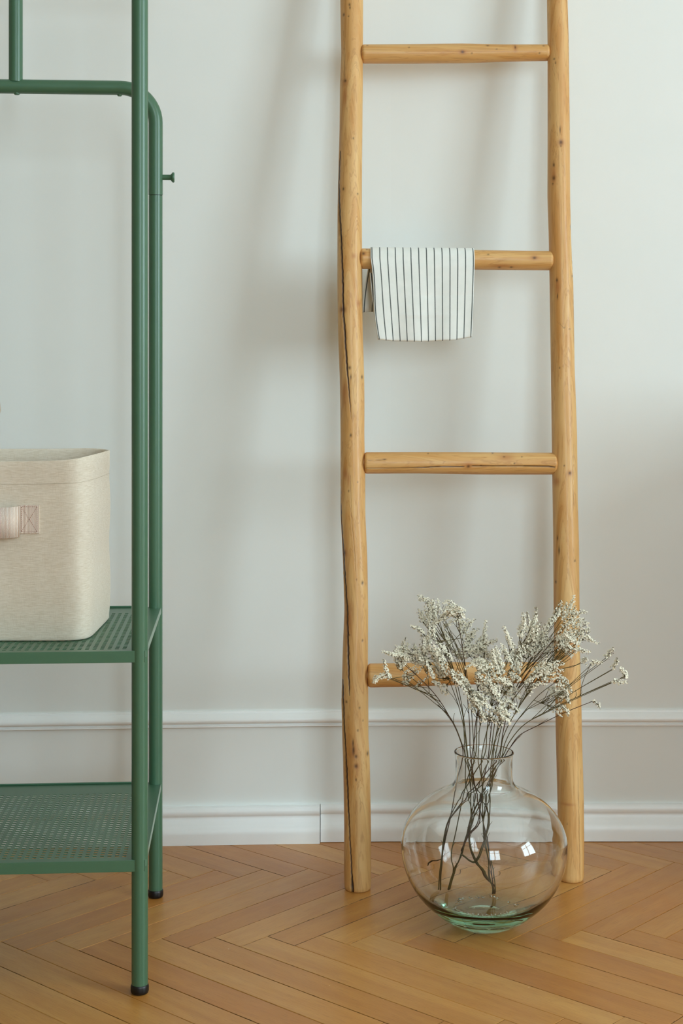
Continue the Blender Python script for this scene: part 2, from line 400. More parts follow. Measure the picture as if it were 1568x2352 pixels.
CR_L = [[(781, 350, 1.2), (777, 420, 1.8), (778.5, 480, 2.2), (781, 530, 2.4), (784, 585, 2.4), (786, 650, 2.4), (787, 712, 2.4), (790.5, 760, 2.4), (795.5, 835, 2.2), (800, 890, 1.5), (804, 935, .9), (805.5, 960, .5)],
        [(781.8, 1120, .8), (782.6, 1180, 1.3), (785, 1230, 1.8), (788, 1275, 2.2), (791, 1320, 2), (796, 1390, 2), (797.5, 1450, 2.4), (798.5, 1500, 2.6), (800, 1550, 2), (802, 1592, .8)],
        [(786, 1560, 1.8), (786.5, 1600, 2.2), (789.5, 1660, 1.8), (792.5, 1715, 1.8), (794.5, 1760, 2.4), (798, 1830, 2.2), (801, 1890, 1.5), (804.5, 1950, 1.5), (807.5, 2005, 2), (808, 2025, 3.6), (809, 2050, 2.6)],
        [(789, 75, .5), (790, 150, .6), (791, 190, .7)], [(804, 1090, .5), (806, 1180, .5), (813, 1260, .5), (816, 1310, .4)]]
KN_R = [(1269, 140, 1.8, 1.8), (1272, 149, 1.5, 2), (1282, 302, 1.4, 8), (1284, 331, 4, 4.5), (1284, 339, 1.5, 2), (1268, 382, 2, 4), (1268, 412, 3, 4.5), (1266, 425, 1.4, 2), (1309, 522, 1.8, 4), (1312, 635, 1.8, 2), (1275, 645, 2, 4), (1276, 682, 1.2, 6), (1291, 1068, 1.6, 1.6), (1304, 1085, 2.8, 3), (1277, 1234, 1.2, 5), (1280, 1262, 1.5, 8), (1316, 1285, 2, 2), (1274, 1335, 1.4, 3), (1281, 845, 1.5, 1.5), (1298, 1884, 1.2, 1.2)]
WM_R = [(1284, 331, 8, 8), (1268, 405, 5, 20), (1304, 1085, 7, 7), (1275, 1105, 7, 10), (1277, 660, 5, 16), (1300, 1840, 14, 3), (1300, 1480, 12, 30)]
CR_R = [[(1298, 0, .6), (1301, 40, .7), (1304, 100, .7), (1305, 200, .6), (1306, 300, .6)], [(1309.5, 430, .5), (1312, 560, .7), (1315, 700, .7), (1316, 800, .4)], [(1314, 1020, .4), (1312, 1110, .5), (1314, 1160, .6)], [(1322, 1720, .4), (1325, 1850, .6), (1327, 1950, .6), (1328, 2010, .5)], [(1276, 740, .4), (1290, 754, .7), (1308, 757, .5)]]
def interp(tab, yq):
    ys = [t[0] for t in tab]
    return [float(np.interp(yq, ys, [t[k] for t in tab])) for k in (1, 2)]

def surf_attrs(me, U, V, marks, warms, cracks, toUV):
    """U,V: per-vertex px coordinates (photo frame); only front-facing vertices have valid ones"""
    dark = np.zeros(len(U)); warm = np.zeros(len(U)); depth = np.zeros(len(U))
    for (x, y, a, b) in marks:
        q = ((U - x) / a) ** 2 + ((V - y) / b) ** 2; g = np.exp(-q * .9); dark = np.maximum(dark, g * .85); depth = np.maximum(depth, g * .0006)
    for (x, y, a, b) in warms:
        q = ((U - x) / a) ** 2 + ((V - y) / b) ** 2; warm = np.maximum(warm, np.exp(-q) * .8)
    for pl in cracks:
        for (x0, y0, w0), (x1, y1, w1) in zip(pl[:-1], pl[1:]):
            dx, dy = x1 - x0, y1 - y0; t = np.clip(((U - x0) * dx + (V - y0) * dy) / (dx * dx + dy * dy), 0, 1)
            wob = .35 * np.sin(V * .13 + x0) + .25 * np.sin(V * .41)
            dist = np.hypot(U - x0 - t * dx + wob, V - y0 - t * dy); wd = w0 + (w1 - w0) * t
            g = np.clip(1.35 - dist / np.maximum(wd, .35), 0, 1); dark = np.maximum(dark, g * np.clip(wd / 1.2, .35, 1)); depth = np.maximum(depth, g * wd * .0011)
    return dark, warm, depth
def set_attr(me, name, arr):
    a = me.attributes.new(name, 'FLOAT', 'POINT'); a.data.foreach_set('value', arr.astype(np.float32))

NTH = 150
def thetas():
    fr = np.linspace(-1.78, 1.78, 116); bk = np.linspace(1.78, 2 * math.pi - 1.78, NTH - 116 + 2)[1:-1]
    return np.concatenate([fr, bk])
TH = thetas()
def make_stile(side, tab, marks, warms, cracks, parent):
    pts = []
    for (y, a, b) in tab:
        x0, d, z = solve(side, a, y); x1, _, _ = solve(side, b, y); pts.append((z, (x0 + x1) / 2, (x1 - x0) / 2))
    pts.sort(); zs = np.array([p[0] for p in pts]); xc = np.array([p[1] for p in pts]); rr = np.array([p[2] for p in pts])
    Z = np.concatenate([[0, 0.0004, .0025, .005], np.arange(.007, 1.72, .0022), np.arange(1.72, 2.12, .02), [2.1195, 2.12]])
    slope = (xc[-1] - xc[0]) / (zs[-1] - zs[0])
    X = np.interp(Z, zs, xc); X[Z > zs[-1]] = xc[-1] + (Z[Z > zs[-1]] - zs[-1]) * .0; X[Z < zs[0]] = xc[0]
    RR = np.interp(Z, zs, rr)
    k = np.ones(9) / 9.; 
    Xs = np.convolve(np.pad(X, 4, 'edge'), k, 'valid'); Rs = np.convolve(np.pad(RR, 4, 'edge'), k, 'valid')
    Xs = np.convolve(np.pad(Xs, 4, 'edge'), k, 'valid'); Rs = np.convolve(np.pad(Rs, 4, 'edge'), k, 'valid')
    edge = np.ones(len(Z)); edge[0] = .84; edge[1] = .9; edge[2] = .96; edge[3] = .985; edge[-1] = .9
    Zg, T = np.meshgrid(Z, TH, indexing='ij')
    Rg = (Rs * edge)[:, None] * (1 + .012 * np.sin(2 * T + 3 * Zg + side) * np.cos(7 * Zg) + .006 * np.sin(5 * T + 9 * Zg))
    Xg = Xs[:, None] + 0 * T; D = DB[side] + (3.002 - DB[side]) * Zg / 2.12
    U = CX + (Xg + Rg * np.sin(T)) * F / D; V = HY + (H - Zg) * F / D
    front = np.cos(T) > -.12
    Uq = np.where(front, U, 1e6)
    dk, wm, dp = surf_attrs(None, Uq.ravel(), V.ravel(), marks, warms, cracks, None)
    Rg = Rg - dp.reshape(Rg.shape)
    co = np.stack([Xg + Rg * np.sin(T), D - Rg * np.cos(T), Zg], -1).reshape(-1, 3)
    nz, nt = Zg.shape; idx = np.arange(nz * nt).reshape(nz, nt); nx = np.roll(idx, -1, 1)
    q = np.stack([idx[:-1], nx[:-1], nx[1:], idx[1:]], -1).reshape(-1, 4)
    faces = q.tolist() + [list(reversed(idx[0].tolist())), idx[-1].tolist()]
    o = mesh('stile', co.tolist(), faces, M_pineZ, parent, True); o.data.set_sharp_from_angle(angle=math.radians(50))
    set_attr(o.data, 'dark', dk); set_attr(o.data, 'warm', wm)
    return o, (lambda z: (float(np.interp(z, Z, Xs)), DB[side] + (3.002 - DB[side]) * z / 2.12, float(np.interp(z, Z, Rs))))
lad = thing('wooden_ladder', 'rustic peeled pine ladder with cracked uprights leaning against the white wall', 'ladder', (0, 0, 0))
st0, fl = make_stile(0, LEFT, KN_L, WM_L, CR_L, lad); st0['label'] = 'left ladder upright with a long dark crack'
st1, fr_ = make_stile(1, RIGHT, KN_R, WM_R, CR_R, lad)

def make_rung(prof, marks, warms, cracks, parent, label=None):
    """prof: list of (px x, top y, bottom y); ends reach into the uprights"""
    xm = (prof[0][0] + prof[-1][0]) / 2; ym = (prof[0][1] + prof[0][2]) / 2
    _, dL, zL = solve(0, prof[0][0], (prof[0][1] + prof[0][2]) / 2); _, dR, zR = solve(1, prof[-1][0], (prof[-1][1] + prof[-1][2]) / 2)
    xs = np.arange(prof[0][0], prof[-1][0] + .01, 2.2)
    px = [p[0] for p in prof]
    top = np.interp(xs, px, [p[1] for p in prof]); bot = np.interp(xs, px, [p[2] for p in prof])
    k = np.ones(15) / 15; top = np.convolve(np.pad(top, 7, 'edge'), k, 'valid'); bot = np.convolve(np.pad(bot, 7, 'edge'), k, 'valid')
    tt = (xs - xs[0]) / (xs[-1] - xs[0]); D = dL + (dR - dL) * tt
    X = (xs - CX) * D / F; Zc = H - ((top + bot) / 2 - HY) * D / F; Rr = (bot - top) / 2 * D / F * .985
    e0 = np.minimum(X - X[0], X[-1] - X); sh = .86 + .14 * np.clip(e0 / .004, 0, 1) ** .5; Rr = Rr * sh
    # tenons going into the uprights
    X = np.concatenate([[X[0] - .012, X[0] - .0005], X, [X[-1] + .0005, X[-1] + .012]])
    Zc = np.concatenate([[Zc[0]] * 2, Zc, [Zc[-1]] * 2]); Dd = np.concatenate([[D[0]] * 2, D, [D[-1]] * 2]); Rr = np.concatenate([[.011] * 2, Rr, [.011] * 2])
    T = np.linspace(0, 2 * math.pi, 97)[:-1]
    Xg, Tg = np.meshgrid(X, T, indexing='ij')
    Rg = Rr[:, None] * (1 + .008 * np.sin(3 * Tg + 20 * Xg))
    Z = Zc[:, None] + Rg * np.sin(Tg); Y = Dd[:, None] - Rg * np.cos(Tg)
    U = CX + Xg * F / Dd[:, None]; V = HY + (H - Z) * F / Dd[:, None]
    Uq = np.where(np.cos(Tg) > 0, U, 1e6)
    dk, wm, dp = surf_attrs(None, Uq.ravel(), V.ravel(), marks, warms, cracks, None)
    Rg = Rg - dp.reshape(Rg.shape)
    Z = Zc[:, None] + Rg * np.sin(Tg); Y = Dd[:, None] - Rg * np.cos(Tg)
    co = np.stack([Xg, Y, Z], -1).reshape(-1, 3)
    nz, nt = Xg.shape; idx = np.arange(nz * nt).reshape(nz, nt); nx = np.roll(idx, -1, 1)
    q = np.stack([idx[:-1], idx[1:], nx[1:], nx[:-1]], -1).reshape(-1, 4)
    o = mesh('rung', co.tolist(), q.tolist() + [idx[0].tolist(), list(reversed(idx[-1].tolist()))], M_pineX, parent, True)
    o.data.set_sharp_from_angle(angle=math.radians(50))
    set_attr(o.data, 'dark', dk); set_attr(o.data, 'warm', wm)
    if label: o['label'] = label
    return o
make_rung([(831, 102, 146), (940, 101.5, 146.5), (1065, 100, 145.5), (1150, 102, 142), (1262, 102, 140)],
          [(938, 113, 1.6, 1.6), (1060, 124, 4, 3), (1081, 127, 1.6, 1.6), (1118, 108, 3, 1.6), (1138, 117, 1.5, 1.5), (1181, 112, 1.3, 4), (1236, 126, 1.6, 1.6), (1246, 108, 2, 1.6), (843, 107, 1.5, 1.5)],
          [(1060, 124, 10, 6), (1181, 113, 5, 10)], [], lad)
make_rung([(828, 570, 618), (1000, 573, 619), (1268, 576, 621.5)],
          [(1119, 586, 2, 1.6), (1224, 594, 4, 3), (1145, 615, 3, 1.5), (1172, 615, 3, 1.5), (842, 574, 1.6, 1.6), (834, 584, 3, 3)],
          [(1224, 593, 12, 6), (836, 584, 6, 6), (1150, 612, 30, 4)], [], lad)
make_rung([(837, 1038, 1088.5), (960, 1038, 1088), (1080, 1038, 1090), (1277, 1039.5, 1090.5)],
          [(1073, 1070, 3.5, 3), (1155, 1048, 2.5, 1.4), (1130, 1040, 2, 1.2), (1196, 1048, 1.5, 1.4), (1178, 1063, 1.6, 1.4), (1102, 1068, 2, 1.6), (1290, 1068, 2, 2), (882, 1054, 4, 1.4), (982, 1041, 1.5, 1.2)],
          [(1073, 1068, 11, 8), (1160, 1050, 20, 8)], [[(838, 1074.5, .8), (900, 1073.5, .9), (960, 1073, 1.1), (1010, 1070.5, 1.4), (1062, 1070.5, 1.4)], [(1082, 1069, 1.4), (1160, 1069, 1.2), (1200, 1069, 1.5), (1256, 1070, 1.7), (1270, 1072, 1.2)], [(845, 1057, .5), (884, 1054, .9)]], lad, 'rung split along its whole length')
make_rung([(845, 1524, 1579), (920, 1523, 1578), (1010, 1521, 1575), (1140, 1521, 1570), (1278, 1521, 1568)],
          [(925, 1568, 3, 2), (1031, 1543, 2.5, 2.5), (1255, 1556, 9, 1)], [(1031, 1540, 11, 9), (925, 1568, 8, 4)], [[(1235, 1557, .7), (1268, 1556, .7)]], lad)
z5 = 1.925; aL = fl(z5); aR = fr_(z5)
yy5 = HY - (z5 - H) * F / aL[1]
make_rung([(CX + (aL[0] + aL[2] * .97) * F / aL[1], yy5 - 22, yy5 + 22), (CX + (aR[0] - aR[2] * .97) * F / aR[1], yy5 - 22, yy5 + 22)], [], [], [], lad)

# ------------------------------------------------------------------ striped tea towel over the second rung
def mat_towel():
    t = NT('striped_cotton'); uv = t.node('ShaderNodeUVMap', uv_map='UVMap'); sp = t.node('ShaderNodeSeparateXYZ', {0: uv.outputs[0]})
    x = sp.outputs[0]
    ph = t.math('ABSOLUTE', t.math('SUBTRACT', t.math('FRACT', x), .5))
    n1 = t.node('ShaderNodeMapping', {0: uv.outputs[0]}); n1.inputs['Scale'].default_value = (20, 3200, 1)
    thr = t.math('ADD', .052, t.math('MULTIPLY', t.noise(n1.outputs[0], 1, 2), .032))
    s = t.math('LESS_THAN', ph, thr)
    th = t.noise(n1.outputs[0], 1.0, 1)
    base = t.mix(t.noise(t.coords(), 60, 4), srgb(226, 230, 224), srgb(242, 243, 238))
    dk = t.mix(th, srgb(46, 52, 54), srgb(112, 120, 116))
    t.base(t.mix(s, base, dk)); t.b.inputs['Roughness'].default_value = .9
    t.b.inputs['Sheen Weight'].default_value = .25
    w1 = t.node('ShaderNodeTexWave', {'Vector': uv.outputs[0], 'Scale': 7.0}, bands_direction='X'); n2 = t.node('ShaderNodeMapping', {0: uv.outputs[0]}); n2.inputs['Scale'].default_value = (30, 1600, 1)
    t.bump(t.math('ADD', t.noise(n2.outputs[0], 1, 2), t.noise(t.coords(), 900, 2)), .3, .0004)
    return t.m
M_towel = mat_towel()
_, dl, zl = solve(0, 828, 594); _, dr, zr = solve(1, 1268, 598.7)
def rung_at(px):
    tt = (px - 828) / (1268 - 828); d = dl + (dr - dl) * tt; py = 594 + 4.7 * tt
    return d, H - (py - HY) * d / F, 23.6 * d / F
SP = 17.75
def towel_row(t):
    """t 0..1 across; returns list of points (x,y,z,v) from the back hem over the rung to the front fold and up behind"""
    px_top = 850 + t * (1087 - 850); d, zc, r = rung_at(px_top); r += .0022
    xt = (px_top - CX) * d / F
    pxf_b = 866.5 + t * (1083 - 866.5); zb_px = np.interp(t, [0, .15, .45, .8, 1], [776, 779.5, 781, 778, 770.5])
    out = []
    # back part: seen at the left, drifting left
    pxb = 832 + t * (1078 - 832)
    zback = H - (np.interp(t, [0, .12, 1], [718, 716, 740]) - HY) * (d + .03) / F
    for k in range(12):
        s = k / 11; z = zback + (zc - zback) * s
        x = ((pxb - CX) * (d + .03) / F) * (1 - s ** 1.6) + xt * s ** 1.6
        y = d + r + .004 * (1 - s) + .003 * math.sin(t * 11 + s * 2) * (1 - s)
        out.append((x, y, z, -(zc - z)))
    for k in range(1, 14):
        a = math.pi * k / 14
        out.append((xt, d + r * math.cos(a), zc + r * math.sin(a), r * a))
    df = d - r
    zbot = H - (zb_px - HY) * df / F; xb = (pxf_b - CX) * (df) / F; xt2 = xt
    N = 44
    for k in range(N + 1):
        s = k / N; z = zc + (zbot - zc) * s
        x = xt2 + (xb - xt2) * (s ** 1.15)
        # left border pinches inwards half way down
        x += .0016 * math.exp(-(t / .08) ** 2) * math.sin(s * math.pi * 2.1)
        bil = .0042 * math.sin(s * math.pi) * (.5 + .5 * math.sin(t * 5.5 + .6)) + .0022 * math.sin(t * 17 + 1.3 * s) * s
        cre = -.0012 * math.exp(-((s - .46) / .022) ** 2) * np.clip((t - .3) / .2, 0, 1) + .0014 * math.exp(-((s - .70) / .018) ** 2) * np.clip((t - .22) / .1, 0, 1) * np.clip((.88 - t) / .15, 0, 1)
        y = df - .003 - bil - cre - .004 * s
        if k == 0: y = df
        elif k < 4: y = df + (y - df) * k / 4
        out.append((x, y, z, r * math.pi + (zc - z)))
    # bottom fold and second layer going back up
    for k in range(1, 7):
        a = math.pi * k / 7
        xx, yy, zz, vv_ = out[len(out) - 1] if k == 1 else base_
        if k == 1: base_ = (xx, yy, zz, vv_)
        out.append((base_[0], base_[1] + .0042 * (1 - math.cos(a)) / 2 * 2, base_[2] - .0028 * math.sin(a), base_[3] + .003 * k))
    ly = out[-1]
    for k in range(1, 24):
        s = k / 23; z = ly[2] + (zc - .028 - ly[2]) * s
        out.append((ly[0] + (xt - .0012 - ly[0]) * s - .0016 * math.exp(-(t / .06) ** 2) * math.sin(s * 3.1), ly[1] * (1 - s) + (d - r * .62) * s if s > .86 else ly[1] + (df + .0022 - ly[1]) * min(1, s), z, ly[3] + (z - ly[2])))
    return out
NT_ = 96; rows = [towel_row(i / NT_) for i in range(NT_ + 1)]
v = []; f = []; uvs = []; m_ = len(rows[0])
for i, rw in enumerate(rows):
    for q in rw:
        v.append(q[:3]); uvs.append(((850 + i / NT_ * 237 - 853.5) / SP + .5 + 10, q[3]))
for i in range(NT_):
    for k in range(m_ - 1): f.append((i * m_ + k, i * m_ + k + 1, (i + 1) * m_ + k + 1, (i + 1) * m_ + k))
tw = mesh('striped_towel', v, f, M_towel, None, True)
ul = tw.data.uv_layers.new(name='UVMap')
li = np.empty(len(tw.data.loops), dtype=np.int32); tw.data.loops.foreach_get('vertex_index', li)
ul.data.foreach_set('uv', np.array(uvs)[li].ravel())
sm = tw.modifiers.new('solidify', 'SOLIDIFY'); sm.thickness = .0011; sm.offset = 0
tw['label'] = 'white cotton tea towel with thin dark stripes folded over the second rung'; tw['category'] = 'towel'

# ------------------------------------------------------------------ green clothes rack
rz = math.atan2(.028, .42)
rk = thing('clothes_rack', 'green metal clothes rack with two perforated shelves and black feet', 'rack', (-.305, 2.272, 0), rz)
TR = .01235; DEP = .421; WID = .79
def post(x, y, z1, nm='post', parent=rk):
    b = MB(); b.tube([(x, y, .010), (x, y, z1)], TR, 28); o = b.build(nm, M_green, parent, angle=40)
    g = MB(); g.lathe([(.0, 0), (.0112, 0), (.0128, .0012), (.0138, .004), (.0138, .0105), (.0130, .0132), (.0124, .0138)], 28, (x, y, 0))
    fo = g.build('foot_cap', M_rubber, o, angle=50); fo['label'] = 'black rubber foot cap'; return o
post(0, 0, 1.70); post(-WID, 0, 1.70)
ZB = 1.449
def post_rear(x): return post(x, DEP, 1.2563)
p1 = post_rear(0); p2 = post_rear(-WID)
# rear bent frame tube
rb = .062; pts = [(0, DEP, 1.2575), (0, DEP, ZB - rb)]
for k in range(1, 13):
    a = math.pi / 2 * k / 12; pts.append((-rb + rb * math.cos(a), DEP, ZB - rb + rb * math.sin(a)))
pl_ = [(-WID - q[0], q[1], q[2]) for q in reversed(pts)]
b = MB(); b.tube(pts + pl_, TR + .0004, 28); hoop = b.build('crossbar', M_green, rk, angle=40)
hoop['label'] = 'bent rear crossbar tube'
b = MB(); b.tube([(0, DEP, 1.2545), (0, DEP, 1.262)], TR - .0009, 24); b.build('joint_sleeve', M_rubber, rk, angle=40)
# risers standing on the crossbar
for xx in (-.2475, -.5425):
    b = MB(); b.tube([(xx, DEP, ZB + .008), (xx, DEP, 1.72)], TR, 28); b.build('riser', M_green, rk, angle=40)
    g = MB(); g.lathe([(0, -.0022), (.0036, -.0022), (.0052, -.0008), (.0056, .002)], 20, (xx + .002, DEP, ZB - TR - .0004)); g.build('bolt', M_green, rk, angle=40)
b = MB(); b.tube([(-WID - .03, DEP, 1.72), (.03, DEP, 1.72)], TR, 24); b.build('hanging_rail', M_green, rk, angle=40)
b = MB(); b.tube([(-WID, 0, 1.70), (-WID, DEP, 1.70)], TR, 24); b.build('top_tube', M_green, rk, angle=40)
b = MB(); b.tube([(0, 0, 1.70), (0, DEP, 1.70)], TR, 24); b.build('top_tube', M_green, rk, angle=40)
g = MB(); g.lathe([(0, -.002), (.0032, -.002), (.0046, 0), (.0046, .003)], 16, (-.064, DEP, ZB - TR - .0006)); g.build('bolt', M_green, rk, angle=40)
# knob on the outer side
for sgn, x0 in ((1, 0), (-1, -WID)):
    g = MB(); g.lathe([(.0, .0), (.0050, .0), (.0050, .0150), (.0056, .0160), (.0088, .0185), (.0092, .0195), (.0092, .0210), (.0084, .0222), (0, .0222)], 22, (0, 0, 0), axis='x')
    vv = [(x0 + sgn * (TR - .001 + q[0]), DEP + q[1], 1.2895 + q[2]) for q in g.v]; g.v = vv
    if sgn < 0: g.f = [tuple(reversed(q)) for q in g.f]
    g.build('knob', M_green, rk, angle=40)
# shelves
def shelf(zt):
    x0, x1, y0, y1 = -WID - .009, .009, -.009, DEP + .004
    hx0 = x1 - .030; nx = 66; ph = .0113; hw = .0060; ny = 32; pyh = .0111; hl = .0064; hy0 = y0 + .017
    xs = [x1]; 
    for i in range(nx): xs += [hx0 - i * ph, hx0 - i * ph - hw]
    xs += [x0]; ys = [y0]
    for j in range(ny): ys += [hy0 + j * pyh, hy0 + j * pyh + hl]
    ys += [y1]
    v = [(x, y, zt) for x in xs for y in ys]; m = len(ys); f = []
    for i in range(len(xs) - 1):
        for j in range(m - 1):
            if i % 2 == 1 and j % 2 == 1: continue
            f.append((i * m + j, i * m + j + 1, (i + 1) * m + j + 1, (i + 1) * m + j))
    root = mesh('shelf', v, f, M_green, rk)
    so = root.modifiers.new('solidify', 'SOLIDIFY'); so.thickness = .0012; so.offset = -1
    def lip(pts, nm='shelf_lip', m=M_green):
        q = MB(); q.box(*pts); o = q.build(nm, m, root); bevel(o, .0012, 2); return o
    TH_ = .0172
    lip((x0, x1, y0 - .0012, y0, zt - TH_, zt + .0004)); lip((x0, x1, y1, y1 + .0012, zt - TH_, zt + .0004))
    lip((x1 - .0002, x1 + .0012, y0, y1, zt - TH_ * .55, zt + .0006), m=M_edge)['label'] = 'side lip with painted-in highlight'
    lip((x0 - .0012, x0, y0, y1, zt - TH_ * .55, zt + .0004))
    lip((x0 + .02, x1 - .034, y1 - .004, y1 - .0015, zt, zt + .0034))
    # folded return of the front lip underneath
    lip((x0, x1, y0, y0 + .012, zt - TH_, zt - TH_ + .0012), 'return_flange')
    return root
shelf(.5185); shelf(.2035)

# ------------------------------------------------------------------ linen storage bag on the upper shelf
def mat_linen():
    t = NT('linen'); v1 = t.coords(scale=(90, 90, 1300)); v2 = t.coords(scale=(1300, 1300, 90)); v0 = t.coords()
    a = t.noise(v1, 1, 3, .6); b = t.noise(v2, 1, 3, .6)
    c = t.mix(t.ramp(a, [(.35, BLK), (.7, WHT)]), srgb(216, 203, 182), srgb(240, 231, 216))
    c = t.mix(t.math('MULTIPLY', t.ramp(b, [(.55, BLK), (.78, WHT)]), .35), c, srgb(184, 166, 138))
    c = t.mix(t.math('MULTIPLY', t.ramp(a, [(.62, BLK), (.8, WHT)]), .25), c, srgb(176, 156, 126))
    c = t.mix(t.math('MULTIPLY', t.noise(v0, 10, 3), .25), c, srgb(208, 188, 160))
    t.base(c); t.b.inputs['Roughness'].default_value = .92; t.b.inputs['Sheen Weight'].default_value = .2
    t.bump(t.math('ADD', a, b), .5, .0005); return t.m
def mat_webbing():
    t = NT('cotton_webbing'); sx = t.node('ShaderNodeSeparateXYZ', {0: t.coords()})
    r = t.math('SINE', t.math('MULTIPLY', sx.outputs[0], 2 * math.pi / .00195))
    r = t.math('MULTIPLY', t.math('ADD', r, 1), .5)
    t.base(t.mix(r, srgb(214, 186, 166), srgb(248, 238, 226))); t.b.inputs['Roughness'].default_value = .85
    t.bump(r, .7, .0008); return t.m
M_linen = mat_linen(); M_web = mat_webbing(); M_thread = mat_simple('dusty_red_thread', srgb(172, 122, 104), .8)
bag = thing('storage_bag', 'beige linen storage bag with webbing handle standing on the upper green shelf', 'bag', (-.5395, 2.470, .5191), 0)
BW, BD, BH = .147, .130, .2875
def ring(hx, hy, rc, z, n=96, wob=0.0, dip=0.0, seed=0, e=.26):
    out = []
    for k in range(n):
        a = 2 * math.pi * (k + .5) / n; ca, sa = math.cos(a), math.sin(a)
        x = hx * math.copysign(abs(ca) ** e, ca); y = hy * math.copysign(abs(sa) ** e, sa)
        wv = wob * (math.sin(3 * a + seed) + .6 * math.sin(7 * a + 1.3 + seed))
        dz = -dip * max(0, -sa) ** 2 * max(0, 1 - abs(ca) ** 3) if dip else 0
        out.append((x * (1 + wv), y * (1 + wv), z + dz + (wob * .10 * math.sin(5 * a + 2) if dip else 0)))
    return out
def resample(ringpts, n=96):
    pts = [Vector(p) for p in ringpts]; L = [0]
    for i in range(len(pts)): L.append(L[-1] + (pts[(i + 1) % len(pts)] - pts[i]).length)
    out = []
    for k in range(n):
        s = L[-1] * k / n; i = max(j for j in range(len(pts)) if L[j] <= s + 1e-9); t = (s - L[i]) / max(1e-9, L[i + 1] - L[i])
        out.append(pts[i].lerp(pts[(i + 1) % len(pts)], t))
    return out
outer = []
prof_b = [(0, .95), (.0008, .975), (.003, .985), (.008, .985), (.02, .992)]
for z, s in prof_b: outer.append(ring(BW * s, BD * s, 0, z))
for k in range(1, 22):
    z = .02 + (BH - .02) * k / 21; g = 1 + .010 * math.sin(math.pi * k / 21) * math.sin(k * .55)
    hem = .0012 if z > BH - .034 else 0
    outer.append(ring(BW * g * .995 + hem, BD * g * .995 + hem, 0, z, wob=.0055 * (k / 21) ** 2 + .003, dip=.008 * (k / 21) ** 4, seed=.3 + k * .03, e=.26 + .10 * (k / 21) ** 2))
top = outer[-1]
inner = []
for dz, ins in ((.0012, .9965), (.0006, .985), (-.002, .978), (-.03, .972), (-.033, .978), (-.10, .965), (-.20, .95), (-.278, .93)):
    inner.append([(q[0] * ins, q[1] * ins, q[2] + dz if dz > -.25 else .008) for q in top])
rings = [resample(r_) if False else r_ for r_ in outer + inner]
b = MB(); n = 96
for r_ in rings: b.v += [tuple(q) for q in r_]
for i in range(len(rings) - 1):
    for k in range(n): b.f.append((i * n + k, i * n + (k + 1) % n, (i + 1) * n + (k + 1) % n, (i + 1) * n + k)); b.mi.append(0)
b.f.append(tuple(reversed(range(n)))); b.mi.append(0); b.f.append(tuple((len(rings) - 1) * n + k for k in range(n))); b.mi.append(0)
body = b.build('body', M_linen, bag, smooth=True)
# hem seam
hs = MB(); kk = [i for i in range(len(outer)) if abs(outer[i][0][2] - (BH - .036)) < .007][0]
seam = [Vector((q[0] * 1.0035, q[1] * 1.0035, q[2])) for q in outer[kk]]; hs.tube(seam + [seam[0]], .0002, 5, cap=False); hs.build('hem_seam', mat_simple('linen_seam', srgb(196, 182, 158), .9), bag, smooth=True)
# handle: patches, loop, stitching
yf = -BD * 1.006
def px_local(px, py, d=2.335):
    q = P(px, py, d); return q.x + .5395, q.z - .5191
hx1, hz0 = px_local(89, 1226); hx0, hz1 = px_local(44, 1160)
hx0, hx1 = hx0, hx1; cxh = 0.0
for sg in (1, -1):
    a0, a1 = (hx0, hx1) if sg > 0 else (-hx1, -hx0)
    q = MB(); q.box(a0, a1, yf - .0022, yf + .001, hz0, hz1); o = q.build('handle_patch', M_web, bag); bevel(o, .0006, 2)
    st = MB(); m2 = .0028
    c4 = [(a0 + m2, hz0 + m2), (a1 - m2, hz0 + m2), (a1 - m2, hz1 - m2), (a0 + m2, hz1 - m2)]
    segs = [(c4[i], c4[(i + 1) % 4]) for i in range(4)] + [(c4[0], c4[2]), (c4[1], c4[3])]
    for (s0, s1) in segs:
        L = math.hypot(s1[0] - s0[0], s1[1] - s0[1]); nn = max(3, int(L / .0030))
        for i in range(nn):
            t0, t1 = (i + .15) / nn, (i + .75) / nn
            st.tube([(s0[0] + (s1[0] - s0[0]) * t, yf - .0024, s0[1] + (s1[1] - s0[1]) * t) for t in (t0, t1)], .00032, 4)
    so = st.build('stitching', M_thread, bag); so['kind'] = 'stuff'
# webbing loop standing off the bag
lp = []; N = 28; hw_ = hx0 - .0005
for k in range(N + 1):
    t = -1 + 2 * k / N; s = abs(t)
    x = hw_ * t * 1.0; y = yf - .0022 - .016 * (1 - s ** 6) ** .7
    lp.append((x, y))
zb0, zb1 = hz0 - .0045, hz1 - .0015
q = MB()
for (x, y) in lp:
    sag = -.0015 * (1 - (x / hw_) ** 2)
    q.v += [(x, y, zb0 + sag), (x, y, zb1 + sag)]
for k in range(N): q.f.append((2 * k, 2 * k + 2, 2 * k + 3, 2 * k + 1)); q.mi.append(0)
lo = q.build('handle', M_web, bag, smooth=True); so = lo.modifiers.new('solidify', 'SOLIDIFY'); so.thickness = .0018; so.offset = 1

